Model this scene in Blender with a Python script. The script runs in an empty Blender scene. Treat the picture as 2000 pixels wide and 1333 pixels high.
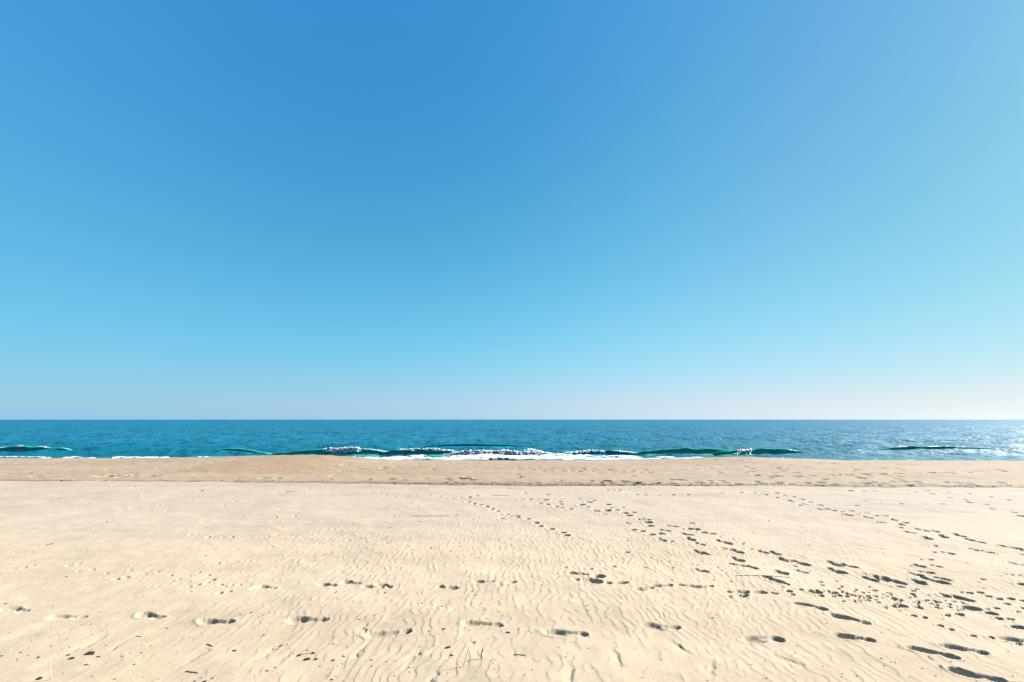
import bpy, bmesh, math, random
import numpy as np
from mathutils import Vector, Euler

R = math.radians
rng = np.random.default_rng(11)
random.seed(7)
scene = bpy.context.scene
C = scene.collection

# ------------------------------------------------------------------ camera
F = 944.0            # focal length in photo pixels (2000 wide)
HZ = 820.0           # photo row of the horizon
EYE = 1.6            # camera height above the sand at its feet
cam_d = bpy.data.cameras.new('camera')
cam_d.sensor_width = 36.0
cam_d.lens = F * 36.0 / 2000.0
cam_d.shift_y = (HZ - 666.5) / 2000.0
cam_d.clip_start = 0.05
cam_d.clip_end = 120000.0
cam = bpy.data.objects.new('camera', cam_d)
cam.location = (0, 0, EYE)
cam.rotation_euler = (R(90), 0, 0)
C.objects.link(cam)
scene.camera = cam

# ------------------------------------------------------------------ sky and sun
SUN_EL, SUN_AZ = 31.0, 70.0      # azimuth clockwise from +Y (the view) towards +X
S = Vector((math.cos(R(SUN_EL)) * math.sin(R(SUN_AZ)), math.cos(R(SUN_EL)) * math.cos(R(SUN_AZ)), math.sin(R(SUN_EL))))
world = bpy.data.worlds.new('World')
scene.world = world
world.use_nodes = True
nt = world.node_tree
for n in list(nt.nodes):
    nt.nodes.remove(n)
def wn(kind, **kw):
    n = nt.nodes.new(kind)
    for k, v in kw.items():
        setattr(n, k, v)
    return n
sky = wn('ShaderNodeTexSky', sky_type='NISHITA')
sky.sun_disc = False
sky.sun_elevation = R(SUN_EL)
sky.sun_rotation = R(SUN_AZ)
sky.altitude = 0.0
sky.air_density = 1.0
sky.dust_density = 0.35
sky.ozone_density = 2.2
tc = wn('ShaderNodeTexCoord')
# The photo's sky: the Nishita sky seen through a polarising filter, with sea haze at the horizon.
# gain = exp(k0 + k1*z + k2*e^(-z/.10) + k3*e^(-z/.03) + k4*m + k5*m^2 + k6*p^8), smooth over the whole dome;
# z = height in the sky, m = cosine of the angle to the sun, p = cosine of the angle to the filter's dark axis
def wmath(op, a, b=None, c=None):
    n = wn('ShaderNodeMath', operation=op)
    for sock, v in zip(n.inputs, (a, b, c)):
        if v is None: continue
        if isinstance(v, (int, float)): sock.default_value = v
        else: nt.links.new(v, sock)
    return n.outputs[0]
def wdot(vec):
    n = wn('ShaderNodeVectorMath', operation='DOT_PRODUCT'); n.inputs[1].default_value = vec
    nt.links.new(tc.outputs['Generated'], n.inputs[0]); return n.outputs['Value']
zz = wmath('MINIMUM', wmath('MAXIMUM', wdot((0, 0, 1)), 0.0), 0.8)
mm = wdot(S)
pp = wdot((-0.19426, 0.76409, 0.61516))
feat = [zz, wmath('EXPONENT', wmath('MULTIPLY', zz, -10.0)), wmath('EXPONENT', wmath('MULTIPLY', zz, -1 / 0.03)), mm, wmath('MULTIPLY', mm, mm),
        wmath('POWER', wmath('ABSOLUTE', pp), 8.0)]
KS = [(-0.753, -0.089, -0.298), (0.45, 0.714, 1.375), (-0.031, -0.811, 0.063), (-0.024, 0.639, 0.641), (0.592, 0.206, 0.136), (-1.074, -0.9, -0.992), (-0.948, -0.315, -0.27)]
comb = wn('ShaderNodeCombineXYZ')
for ch in range(3):
    acc = KS[0][ch]
    for fv, k in zip(feat, KS[1:]):
        acc = wmath('MULTIPLY_ADD', fv, k[ch], acc)
    nt.links.new(wmath('EXPONENT', acc), comb.inputs[ch])
gain = wn('ShaderNodeVectorMath', operation='MULTIPLY')
nt.links.new(sky.outputs['Color'], gain.inputs[0]); nt.links.new(comb.outputs[0], gain.inputs[1])
bg = wn('ShaderNodeBackground')
bg.inputs['Strength'].default_value = 0.055
nt.links.new(gain.outputs[0], bg.inputs['Color'])
wo = wn('ShaderNodeOutputWorld')
nt.links.new(bg.outputs[0], wo.inputs['Surface'])

sun_d = bpy.data.lights.new('sun', 'SUN')
sun_d.energy = 5.0
sun_d.angle = R(0.53)
sun_d.color = (1.0, 0.98, 0.945)
sun = bpy.data.objects.new('sun', sun_d)
sun.rotation_euler = S.to_track_quat('Z', 'Y').to_euler()
sun.location = S * 50
C.objects.link(sun)

scene.view_settings.view_transform = 'Standard'
scene.view_settings.look = 'None'
scene.view_settings.exposure = 1.7625
scene.view_settings.gamma = 1.0
scene.view_settings.use_curve_mapping = False

# ------------------------------------------------------------------ helpers
_perm = [rng.random((256, 256)).astype(np.float64) * 2 - 1 for _ in range(6)]
def vn(x, y, seed=0):
    """smooth value noise, -1..1"""
    x = np.asarray(x, float) + seed * 17.37; y = np.asarray(y, float) + seed * 9.71
    ix = np.floor(x).astype(np.int64); iy = np.floor(y).astype(np.int64)
    fx = x - ix; fy = y - iy
    fx = fx * fx * fx * (fx * (fx * 6 - 15) + 10); fy = fy * fy * fy * (fy * (fy * 6 - 15) + 10)
    T = _perm[seed % 6]
    a = T[ix & 255, iy & 255]; b = T[(ix + 1) & 255, iy & 255]
    c = T[ix & 255, (iy + 1) & 255]; d = T[(ix + 1) & 255, (iy + 1) & 255]
    return (a * (1 - fx) + b * fx) * (1 - fy) + (c * (1 - fx) + d * fx) * fy
def sst(a, b, x):
    t = np.clip((np.asarray(x, float) - a) / (b - a), 0, 1)
    return t * t * (3 - 2 * t)

def tag(o, label=None, cat=None, group=None, kind=None):
    if label: o['label'] = label
    if cat: o['category'] = cat
    if group: o['group'] = group
    if kind: o['kind'] = kind
    return o
def mesh_obj(name, verts, faces, mat, parent=None, smooth=True):
    me = bpy.data.meshes.new(name)
    me.from_pydata([tuple(v) for v in verts], [], [tuple(f) for f in faces])
    me.update()
    if smooth:
        me.polygons.foreach_set('use_smooth', [True] * len(me.polygons))
    me.materials.append(mat)
    o = bpy.data.objects.new(name, me)
    C.objects.link(o)
    if parent: o.parent = parent
    return o
def grid_obj(name, X, Y, Z, mat, keep=None):
    r, c = X.shape
    me = bpy.data.meshes.new(name)
    co = np.stack([X, Y, Z], -1).reshape(-1, 3).astype(np.float32)
    i = np.arange(r * c).reshape(r, c)
    q = np.stack([i[:-1, :-1], i[:-1, 1:], i[1:, 1:], i[1:, :-1]], -1).reshape(-1, 4)
    if keep is not None:
        q = q[keep[:-1, :-1].reshape(-1)]
        used = np.unique(q); remap = np.full(r * c, -1); remap[used] = np.arange(len(used))
        co = co[used]; q = remap[q]
    me.vertices.add(len(co)); me.vertices.foreach_set('co', co.reshape(-1))
    me.loops.add(q.size); me.loops.foreach_set('vertex_index', q.reshape(-1).astype(np.int32))
    me.polygons.add(len(q))
    me.polygons.foreach_set('loop_start', np.arange(0, q.size, 4, dtype=np.int32))
    me.polygons.foreach_set('use_smooth', np.ones(len(q), dtype=bool))
    me.update(calc_edges=True)
    me.materials.append(mat)
    o = bpy.data.objects.new(name, me)
    C.objects.link(o)
    return o
def mat_new(name):
    m = bpy.data.materials.new(name); m.use_nodes = True
    t = m.node_tree
    return m, t, t.nodes['Principled BSDF']
def tn(t, kind, **kw):
    n = t.nodes.new(kind)
    for k, v in kw.items(): setattr(n, k, v)
    return n
def noise(t, vec, scale, detail=3.0, rough=0.55):
    n = tn(t, 'ShaderNodeTexNoise'); n.inputs['Scale'].default_value = scale
    n.inputs['Detail'].default_value = detail; n.inputs['Roughness'].default_value = rough
    t.links.new(vec, n.inputs['Vector']); return n.outputs['Fac']
def ramp(t, fac, stops):
    n = tn(t, 'ShaderNodeValToRGB')
    e = n.color_ramp.elements
    while len(e) < len(stops): e.new(0.5)
    for el, (p, c) in zip(e, stops):
        el.position = p; el.color = (*c, 1) if len(c) == 3 else c
    t.links.new(fac, n.inputs['Fac']); return n.outputs['Color']
def mix(t, fac, a, b, blend='MIX'):
    n = tn(t, 'ShaderNodeMix', data_type='RGBA', blend_type=blend)
    for sock, v in ((n.inputs['Factor'], fac), (n.inputs['A'], a), (n.inputs['B'], b)):
        if isinstance(v, (int, float)): sock.default_value = v
        elif isinstance(v, tuple): sock.default_value = (*v, 1)
        else: t.links.new(v, sock)
    return n.outputs['Result']
def maprange(t, v, a, b, c=0.0, d=1.0):
    n = tn(t, 'ShaderNodeMapRange', interpolation_type='SMOOTHSTEP')
    n.inputs[1].default_value = a; n.inputs[2].default_value = b; n.inputs[3].default_value = c; n.inputs[4].default_value = d
    t.links.new(v, n.inputs[0]); return n.outputs[0]

# ------------------------------------------------------------------ materials
def sand_material():
    m, t, b = mat_new('dry_sand')
    g = tn(t, 'ShaderNodeNewGeometry'); P = g.outputs['Position']
    sep = tn(t, 'ShaderNodeSeparateXYZ'); t.links.new(P, sep.inputs[0])
    big = noise(t, P, 0.45, 4)
    base = ramp(t, big, [(0.3, (0.312, 0.242, 0.163)), (0.7, (0.332, 0.261, 0.180))])
    far = maprange(t, sep.outputs['Y'], 5.0, 10.5)          # paler, greyer wind-blown sand towards the berm
    base = mix(t, far, base, (0.290, 0.229, 0.172))
    fine = noise(t, P, 210.0, 2, 0.7)
    base = mix(t, 1.0, base, ramp(t, fine, [(0.25, (0.82, 0.80, 0.78)), (0.5, (1, 1, 1)), (0.8, (1.06, 1.06, 1.05))]), 'MULTIPLY')
    st = tn(t, 'ShaderNodeVectorMath', operation='MULTIPLY'); st.inputs[1].default_value = (0.16, 1.3, 1.0)
    t.links.new(P, st.inputs[0])
    base = mix(t, 1.0, base, ramp(t, noise(t, st.outputs[0], 1.1, 4, 0.6), [(0.30, (0.91, 0.90, 0.89)), (0.5, (1, 1, 1)), (0.72, (1.03, 1.03, 1.03))]), 'MULTIPLY')
    mid = noise(t, P, 9.0, 4, 0.6)
    base = mix(t, 1.0, base, ramp(t, mid, [(0.3, (0.95, 0.94, 0.92)), (0.6, (1.02, 1.02, 1.02))]), 'MULTIPLY')
    t.links.new(base, b.inputs['Base Color'])
    b.inputs['Roughness'].default_value = 0.97
    b.inputs['Specular IOR Level'].default_value = 0.15
    bp = tn(t, 'ShaderNodeBump'); bp.inputs['Distance'].default_value = 0.002; bp.inputs['Strength'].default_value = 0.6
    t.links.new(noise(t, P, 120.0, 4, 0.7), bp.inputs['Height'])
    bp2 = tn(t, 'ShaderNodeBump'); bp2.inputs['Distance'].default_value = 0.006; bp2.inputs['Strength'].default_value = 0.5
    t.links.new(noise(t, P, 22.0, 3, 0.6), bp2.inputs['Height']); t.links.new(bp.outputs[0], bp2.inputs['Normal'])
    t.links.new(bp2.outputs[0], b.inputs['Normal'])
    return m
def berm_material():
    m, t, b = mat_new('berm_sand')
    g = tn(t, 'ShaderNodeNewGeometry'); P = g.outputs['Position']
    sc = tn(t, 'ShaderNodeVectorMath', operation='MULTIPLY'); sc.inputs[1].default_value = (0.25, 1.0, 1.0)
    t.links.new(P, sc.inputs[0])
    sep = tn(t, 'ShaderNodeSeparateXYZ'); t.links.new(P, sep.inputs[0])
    big = noise(t, sc.outputs[0], 0.55, 4, 0.6)
    base = ramp(t, big, [(0.30, (0.216, 0.152, 0.096)), (0.5, (0.236, 0.172, 0.112)), (0.70, (0.250, 0.189, 0.127))])
    streak = noise(t, sc.outputs[0], 2.6, 4, 0.65)
    base = mix(t, 1.0, base, ramp(t, streak, [(0.28, (0.90, 0.89, 0.88)), (0.5, (1, 1, 1)), (0.75, (1.05, 1.05, 1.04))]), 'MULTIPLY')
    # a peach-brown patch of damper sand below the highest crest
    px_ = tn(t, 'ShaderNodeMath', operation='MULTIPLY_ADD'); px_.inputs[1].default_value = 3.0; t.links.new(big, px_.inputs[0]); t.links.new(sep.outputs['X'], px_.inputs[2])
    m1 = maprange(t, px_.outputs[0], -11.6, -11.2); m2 = maprange(t, px_.outputs[0], -8.0, -4.5, 1.0, 0.0); m3 = maprange(t, sep.outputs['Y'], 17.6, 18.4)
    mm_ = tn(t, 'ShaderNodeMath', operation='MULTIPLY'); t.links.new(m1, mm_.inputs[0]); t.links.new(m2, mm_.inputs[1])
    m4 = tn(t, 'ShaderNodeMath', operation='MULTIPLY'); t.links.new(mm_.outputs[0], m4.inputs[0]); t.links.new(m3, m4.inputs[1])
    base = mix(t, m4.outputs[0], base, (0.213, 0.145, 0.088))
    # damp grey runnel sand at the berm foot, the lip's shadow painted in
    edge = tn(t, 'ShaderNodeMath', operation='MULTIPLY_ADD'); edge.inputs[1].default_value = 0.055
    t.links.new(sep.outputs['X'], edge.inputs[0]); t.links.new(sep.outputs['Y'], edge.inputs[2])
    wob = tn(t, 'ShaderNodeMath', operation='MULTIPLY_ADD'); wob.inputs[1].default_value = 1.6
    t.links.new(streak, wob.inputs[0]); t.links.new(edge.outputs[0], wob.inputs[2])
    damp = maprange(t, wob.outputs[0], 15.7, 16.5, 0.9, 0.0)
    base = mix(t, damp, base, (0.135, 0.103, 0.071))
    wet = maprange(t, sep.outputs['Y'], 28.5, 32.0)
    base = mix(t, wet, base, (0.115, 0.086, 0.056))
    t.links.new(base, b.inputs['Base Color'])
    b.inputs['Roughness'].default_value = 0.95
    b.inputs['Specular IOR Level'].default_value = 0.15
    bp = tn(t, 'ShaderNodeBump'); bp.inputs['Distance'].default_value = 0.012; bp.inputs['Strength'].default_value = 0.4
    t.links.new(noise(t, P, 12.0, 4, 0.7), bp.inputs['Height'])
    t.links.new(bp.outputs[0], b.inputs['Normal'])
    return m
def water_material(name, near, deep, rough=0.12, chop=1.0):
    m, t, b = mat_new(name)
    g = tn(t, 'ShaderNodeNewGeometry'); P = g.outputs['Position']
    sep = tn(t, 'ShaderNodeSeparateXYZ'); t.links.new(P, sep.inputs[0])
    f = maprange(t, sep.outputs['Y'], 40.0, 75.0)
    t.links.new(mix(t, f, near, deep), b.inputs['Base Color'])
    b.inputs['Roughness'].default_value = rough
    b.inputs['IOR'].default_value = 1.33
    b.inputs['Specular IOR Level'].default_value = 0.22
    sc = tn(t, 'ShaderNodeVectorMath', operation='MULTIPLY'); sc.inputs[1].default_value = (0.9, 0.8, 1.0)
    t.links.new(P, sc.inputs[0])
    b1 = tn(t, 'ShaderNodeBump'); b1.inputs['Distance'].default_value = 0.20 * chop; b1.inputs['Strength'].default_value = 1.0
    t.links.new(noise(t, sc.outputs[0], 1.4, 4, 0.6), b1.inputs['Height'])
    b2 = tn(t, 'ShaderNodeBump'); b2.inputs['Distance'].default_value = 1.5 * chop; b2.inputs['Strength'].default_value = 1.0
    t.links.new(noise(t, sc.outputs[0], 0.16, 4, 0.6), b2.inputs['Height']); t.links.new(b1.outputs[0], b2.inputs['Normal'])
    t.links.new(b2.outputs[0], b.inputs['Normal'])
    return m
def plain_material(name, c1, c2, scale=60.0, rough=0.8):
    m, t, b = mat_new(name)
    tcn = tn(t, 'ShaderNodeTexCoord')
    t.links.new(ramp(t, noise(t, tcn.outputs['Object'], scale, 4), [(0.3, c1), (0.7, c2)]), b.inputs['Base Color'])
    b.inputs['Roughness'].default_value = rough
    return m
M_SAND = sand_material()
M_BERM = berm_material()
M_SEA = water_material('sea_water', (0.0, 0.078, 0.112), (0.006, 0.090, 0.138), 0.62)
M_WAVE = water_material('wave_water', (0.040, 0.230, 0.185), (0.040, 0.230, 0.185), 0.25, 0.12)
M_SWELL = water_material('swell_water', (0.010, 0.170, 0.210), (0.010, 0.170, 0.210), 0.3, 0.15)
_b = M_WAVE.node_tree.nodes['Principled BSDF']       # daylight scatters through the thin crests
_b.inputs['Subsurface Weight'].default_value = 0.75
_b.inputs['Subsurface Radius'].default_value = (0.15, 0.7, 0.5)
_b.inputs['Subsurface Scale'].default_value = 0.6
M_FOAM = plain_material('sea_foam', (0.62, 0.66, 0.68), (0.74, 0.75, 0.76), 3.0, 0.7)
_b = M_FOAM.node_tree.nodes['Principled BSDF']       # froth lets light through
_b.inputs['Subsurface Weight'].default_value = 1.0
_b.inputs['Subsurface Radius'].default_value = (0.45, 0.45, 0.45)
_b.inputs['Subsurface Scale'].default_value = 1.0
M_WEED = plain_material('dried_seaweed', (0.010, 0.007, 0.004), (0.035, 0.022, 0.010), 90.0, 0.8)
M_WRACK = plain_material('brown_wrack', (0.030, 0.020, 0.007), (0.078, 0.051, 0.018), 30.0, 0.8)
M_WOOD = plain_material('driftwood', (0.033, 0.018, 0.007), (0.096, 0.057, 0.024), 140.0, 0.8)
M_GREYWOOD = plain_material('weathered_wood', (0.080, 0.060, 0.040), (0.150, 0.120, 0.085), 140.0, 0.85)
M_STRAW = plain_material('bleached_stem', (0.316, 0.266, 0.192), (0.380, 0.330, 0.254), 80.0, 0.7)
M_SHELL = plain_material('shell', (0.434, 0.392, 0.350), (0.560, 0.532, 0.490), 90.0, 0.45)
M_GULL = plain_material('gull_feathers', (0.30, 0.32, 0.35), (0.46, 0.48, 0.50), 6.0, 0.8)

# ------------------------------------------------------------------ terrain shape
def edge_y(x):       # where the flat dry terrace ends at the foot of the berm
    return np.interp(x, [-60, -16.5, -7.6, -3.6, 0, 7, 14.6, 60], [15.9, 15.6, 15.3, 14.65, 14.3, 14.3, 13.85, 13.0]) + 0.13 * vn(np.asarray(x) * 0.45, 3.0, 1) + 0.04 * vn(np.asarray(x) * 2.1, 5.0, 2)
def dry_base(x, y):
    return -0.40 * sst(1.0, 17.0, y) - 0.0 * x
CREST = 26.0
def crest_z(x):
    t = np.asarray(x) / CREST * F + 1000
    yy = np.interp(t, [-2000, -900, 0, 300, 400, 550, 640, 740, 800, 1000, 1200, 1350, 1450, 1540, 1650, 2000, 2700, 4000],
                   [897, 890, 895.5, 894.5, 893, 888.6, 889.6, 896.5, 898.8, 900.2, 899, 895, 892, 894.5, 899.5, 900.5, 892, 897])
    return EYE - (yy - HZ) * CREST / F
def berm_base(x, y):
    zc = crest_z(x)
    e = edge_y(x)
    z0 = dry_base(x, e) - 0.02
    k = sst(0, 1, (y - e) / (CREST - e))
    up = z0 + (zc - z0) * k
    down = zc - 0.135 * np.maximum(y - CREST, 0) ** 1.0
    w = sst(CREST - 1.2, CREST + 1.2, y)
    z = up * (1 - w) + np.minimum(up, down) * w
    z = z - 0.5 * sst(0.0, -1.0, y - e)
    return z
SEA_Z = -1.3
def ground_pt(px, py):
    """photo pixel -> point on the sand, by walking out along the ray until it meets the terrain"""
    tx = (px - 1000.0) / F; tz = -(py - HZ) / F
    d = EYE / max(-tz, 1e-3)
    for _ in range(40):
        x = tx * d
        e = float(edge_y(x))
        z = float(dry_base(x, d)) if d < e else float(berm_base(x, d))
        d += 0.6 * ((EYE - z) / max(-tz, 1e-3) - d)
    return tx * d, d

def ripples(x, y):
    """wind ripples whose crests run away from the camera; steep slip faces towards -X"""
    lam = 0.072
    p = x / lam + 0.80 * vn(x / 0.50, y / 0.42, 1) + 0.45 * vn(x / 0.13, y / 0.10, 2) + 1.1 * vn(x / 2.6, y / 2.4, 3)
    f = p - np.floor(p)
    sl = np.clip(0.085 + 0.0150 * y, 0.11, 0.30)
    prof = np.where(f < sl, f / sl, (1 - (f - sl) / (1 - sl)) ** 1.25)
    cid = np.floor(p)                                   # every crest breaks up along its length in its own way
    run = 0.10 + 0.22 * sst(0.35, 0.8, x / np.maximum(y, 2.0))
    gate = vn(cid * 7.31, y / run, 4) + 0.35 * vn(x / 0.9, y / 0.9, 5)
    amp = 0.10 + 0.55 * sst(-0.3, 0.4, gate) + 0.26 * sst(0.5, 1.1, gate)
    # the sand is smoother on the left, and towards the berm
    t = x / np.maximum(y, 2.0)
    m = sst(-1.25, -0.15, t) * 0.80 + 0.20
    m = m * (1 - 0.82 * sst(7.0, 11.5, y + 1.2 * vn(x / 1.5, y / 1.5, 0)))
    m = m * (1 - 0.80 * sst(0.15, 0.5, t - 0.6 + 0.07 * (7.5 - y) * -1) * sst(5.0, 7.5, y))
    return 0.0058 * amp * m * prof * (0.80 + 0.60 * sst(3.0, 6.0, y))
def undul(x, y):
    return 0.020 * vn(x / 1.7, y / 1.3, 2) + 0.010 * vn(x / 0.55, y / 0.5, 3) + 0.0035 * vn(x / 0.16, y / 0.16, 0)
def dry_h(x, y, lst=()):
    pit, rim, hol = press(x, y, lst)
    z = dry_base(x, y) + ripples(x, y) * (1 - 0.9 * sst(0.002, 0.012, -pit)) + undul(x, y)
    z = z + pit + hol + rim * (1 - sst(0.0, 0.006, -pit))
    e = edge_y(x)
    z = z + 0.03 * np.exp(-((y - e + 0.35) / 0.3) ** 2)
    return z - 0.45 * sst(0.0, 0.8, y - e)
def berm_h(x, y, lst=()):
    pit, rim, hol = press(x, y, lst)
    n = 0.018 * vn(x / 2.6, y / 1.6, 4) + 0.009 * vn(x / 0.6, y / 0.5, 1) + 0.006 * vn(x / 0.25, y / 0.25, 5)
    return pit + rim * (1 - sst(0.0, 0.006, -pit)) + berm_base(x, y) + n * sst(0, 2.0, y - edge_y(x)) + 0.012 * vn(x / 0.4, y / 0.3, 2)

# ------------------------------------------------------------------ footprints (pressed into the sand sheets)
def bump1(q):       # flat-floored pit, 1 inside, steep wall at q = 1
    return 1 - sst(0.55, 1.16, q)
def shoe(u, v, depth, sd):
    """u along the foot (toe +), v across; returns the height change. sd varies one print from the next"""
    r_ = random.Random(sd)
    heel, arch, bend, sw, tip = r_.uniform(.6, 1.0), r_.uniform(.45, .85), r_.uniform(-.9, .9), r_.uniform(.86, 1.16), r_.uniform(-.35, .45)
    hx = r_.uniform(-.012, .014)
    v = (v - bend * u * u) * 0.86
    qs = np.sqrt(((u - 0.062) / 0.084) ** 2 + ((v - 0.004) / (0.048 * sw * (1 - 1.3 * np.clip(u - .10, 0, .1)))) ** 2)
    qh = np.sqrt(((u + 0.096 + hx) / 0.046) ** 2 + (v / 0.036) ** 2)
    qa = np.sqrt(((u + 0.02) / 0.07) ** 2 + ((v + 0.008) / 0.026) ** 2)
    slope = 1 + tip * np.clip((u - .06) / .08, -1, 1)
    pit = np.maximum(np.maximum(bump1(qs) * slope, heel * bump1(qh)), arch * bump1(qa))
    ring = np.exp(-((np.minimum(qs, qh * 1.02) - 1.30) / 0.22) ** 2) * (0.55 + 0.45 * np.sin(np.arctan2(v, u) * 2 + sd))
    kick = np.exp(-(((u + 0.165 + hx) / 0.03) ** 2 + (v / 0.04) ** 2)) * r_.uniform(0, .12) + np.exp(-(((u - 0.17) / 0.028) ** 2 + ((v - .01) / 0.04) ** 2)) * r_.uniform(0, .14)
    return -depth * pit + depth * (0.20 * ring + kick) * (1 - np.clip(pit, 0, 1))
def paw(u, v, depth, a, b):
    q = np.sqrt((u / a) ** 2 + (v / b) ** 2)
    return -depth * bump1(q) + 0.16 * depth * np.exp(-((q - 1.35) / 0.25) ** 2)
stamps = []   # (x, y, heading, kind, depth, a, b)
def add_shoe(px, py, head, depth=0.034, scale=1.0, off=(0, 0)):
    x, y = ground_pt(px, py)
    stamps.append((x, y, head + random.uniform(-.14, .14), 'shoe', depth, scale, 0))
def add_paw(px, py, wpx, head=None, depth=None, ratio=0.98):
    x, y = ground_pt(px, py)
    a = max(0.5 * wpx * y / F, 0.022)
    a = min(a, 0.16)
    if py < 1050 and px > 900: depth = 0.05 + 0.025 * random.random(); a = max(a * 1.2, .06); ratio = max(ratio, 1.15)
    elif py < 1100 and depth is None: depth = min(.7 * a, .05)
    if head is None: head = random.uniform(-0.5, 0.5)
    stamps.append((x, y, head, 'paw', depth or min(0.55 * a, 0.045), a, a * ratio * random.uniform(.8, 1.15)))

# A: one walker crossing the foreground towards -X
for px, py, dd in [(30, 1190, .034), (128, 1206, .030), (292, 1202, .036), (422, 1215, .036), (600, 1209, .037), (758, 1238, .040),
                   (942, 1221, .038), (1106, 1242, .034), (1292, 1229, .040), (1488, 1246, .038)]:
    add_shoe(px, py, math.pi + random.uniform(-.28, .22), dd * 0.68 + random.uniform(-.003, .006), random.uniform(1.04, 1.2))
# B: prints at the right that come towards the camera
for px, py, hd, dd in [(1583, 1186, 2.35, .050), (1658, 1209, 2.45, .045), (1668, 1244, 2.65, .058), (1818, 1273, 2.4, .058),
                       (1880, 1266, 2.6, .036), (1908, 1316, 2.45, .055), (1996, 1250, 2.5, .034), (2030, 1345, 2.4, .05)]:
    add_shoe(px, py, hd, dd * 0.78, 0.92)
# C: older, shallower prints in the second row
for px, py, dd in [(520, 1147, .022), (640, 1144, .025), (685, 1140, .030), (727, 1149, .026), (752, 1146, .024), (872, 1148, .026), (945, 1139, .024),
                   (990, 1143, .024), (1130, 1123, .035), (1140, 1136, .028), (1205, 1142, .036), (1258, 1153, .028), (1295, 1147, .03), (1345, 1148, .036),
                   (1375, 1149, .032), (1440, 1159, .032), (1440, 1167, .022), (1472, 1160, .026)]:
    add_shoe(px, py, math.pi * random.choice([0, 1]) + random.uniform(-.5, .5), dd, random.uniform(.72, .9))
for px, py in [(1168, 1129), (1164, 1140)]:
    add_paw(px, py, 24, 0.1, 0.05, 1.1)
# D: trail from the runnel towards the camera, right of the middle
D4 = """75 148 10,140 148 9,255 153 13,95 92 9,275 102 11,215 180 9,275 185 10,365 167 11,380 183 10,345 200 10,380 207 9,455 220 7,520 138 9,635 155 10,600 168 12,
540 190 14,585 207 10,655 235 16,745 185 12,735 233 15,770 215 10,815 230 11,860 208 9,720 257 8,880 250 14,945 245 12,905 270 14,1000 298 11,1050 298 18,1060 322 15,905 325 17,
1075 350 14,945 387 15,1010 398 10,1245 352 25,1190 390 20,1160 420 15,1085 430 8,1170 467 18,1245 478 11,1360 422 30,1385 462 22,1465 497 17,1460 550 20,1530 570 12,1400 330 12,
1390 380 9,1440 385 8,1650 482 36,1720 460 8,1495 410 7,1560 420 8,1620 445 8,1800 490 9,1680 530 18,1750 542 22,1870 525 9,1960 545 18,1750 603 22,1770 657 22,1870 675 16,
895 548 14,1075 585 9,1220 620 9,1250 672 11,410 670 12,610 690 12,540 730 15,560 780 14,500 785 10,360 757 9,790 668 14,1030 668 12,1400 645 8,1600 675 9,
1465 700 16,1630 702 11,1665 722 10,1755 725 9,1565 780 11,1700 792 10,1450 795 9,1240 785 10,185 335 7,120 305 8,35 275 6,40 290 6,215 360 6,305 382 5,395 412 7,420 435 5,525 457 5,
460 457 4,660 485 7,740 518 7,895 468 5,740 68 8,790 75 8,825 85 8,840 70 7,885 105 7,970 100 8,1040 103 8,1140 108 7,1255 103 7,1370 103 6,1635 97 9,1785 92 9,1890 90 10,1950 98 10,1980 110 9"""
for it in D4.replace('\n', '').split(','):
    X_, Y_, w_ = map(float, it.split())
    px, py = 1000 + X_ / 4, 940 + Y_ / 4
    if w_ >= 16 and py < 1120:
        add_shoe(px, py, math.atan2(-7.3, 3.1) + random.uniform(-.3, .3), 0.037, min(1.0, w_ / 23))
    else:
        add_paw(px, py, w_ * 0.95, random.uniform(-.4, .1), ratio=.85)
# E: the trail further right
E4 = """60 95 12,65 130 9,120 110 10,195 122 9,160 150 10,185 160 10,260 140 12,270 170 14,300 180 14,250 187 11,325 160 9,400 187 12,395 218 11,455 217 12,510 230 12,575 237 14,
645 232 14,590 262 10,635 272 9,690 263 9,765 253 15,775 290 18,840 278 12,910 280 12,850 325 14,885 330 12,975 308 17,1070 335 12,1040 348 18,1020 367 14,1105 410 18,1160 383 14,
1225 397 14,1300 402 14,1240 453 20,1370 440 30,1480 430 28,1560 460 16,1630 478 20,1300 503 12,1290 547 13,1400 555 15,1610 532 14,1700 547 14,1265 605 13,1190 600 9,1170 655 15,
1305 662 14,1110 655 9,1225 708 14,1150 722 15,1880 522 28,1970 545 11,1975 570 12,1970 645 20,1275 105 12,1410 130 16,1240 78 10,1350 177 20,1405 95 8,1535 143 14,1570 160 20,
1570 105 8,1690 182 12,1740 212 18,1735 125 8,1870 147 10,1920 243 16,1970 273 13,640 75 11,740 78 10,820 80 10,1145 87 11,690 190 10,750 157 10,1030 180 9,55 555 20,120 605 20,250 630 24,
520 640 24,620 655 18,520 695 22,260 702 14,315 698 10,95 712 18,205 657 12,870 750 28,970 770 28,790 757 16,1165 783 18,1355 763 14,1290 775 24,1675 775 12,530 778 11,
400 787 13,50 785 22,1640 795 12,1850 740 11,1810 752 10,1900 745 11,1960 750 12"""
for it in E4.replace('\n', '').split(','):
    X_, Y_, w_ = map(float, it.split())
    px, py = 1500 + X_ / 4, 940 + Y_ / 4
    if w_ >= 14:
        add_shoe(px, py, math.atan2(-8, -1.8 if py < 1060 else 1.0) + random.uniform(-.3, .3), 0.037, min(1.0, w_ / 22))
    else:
        add_paw(px, py, w_ * 0.95, random.uniform(-.4, .1), ratio=.85)
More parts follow.
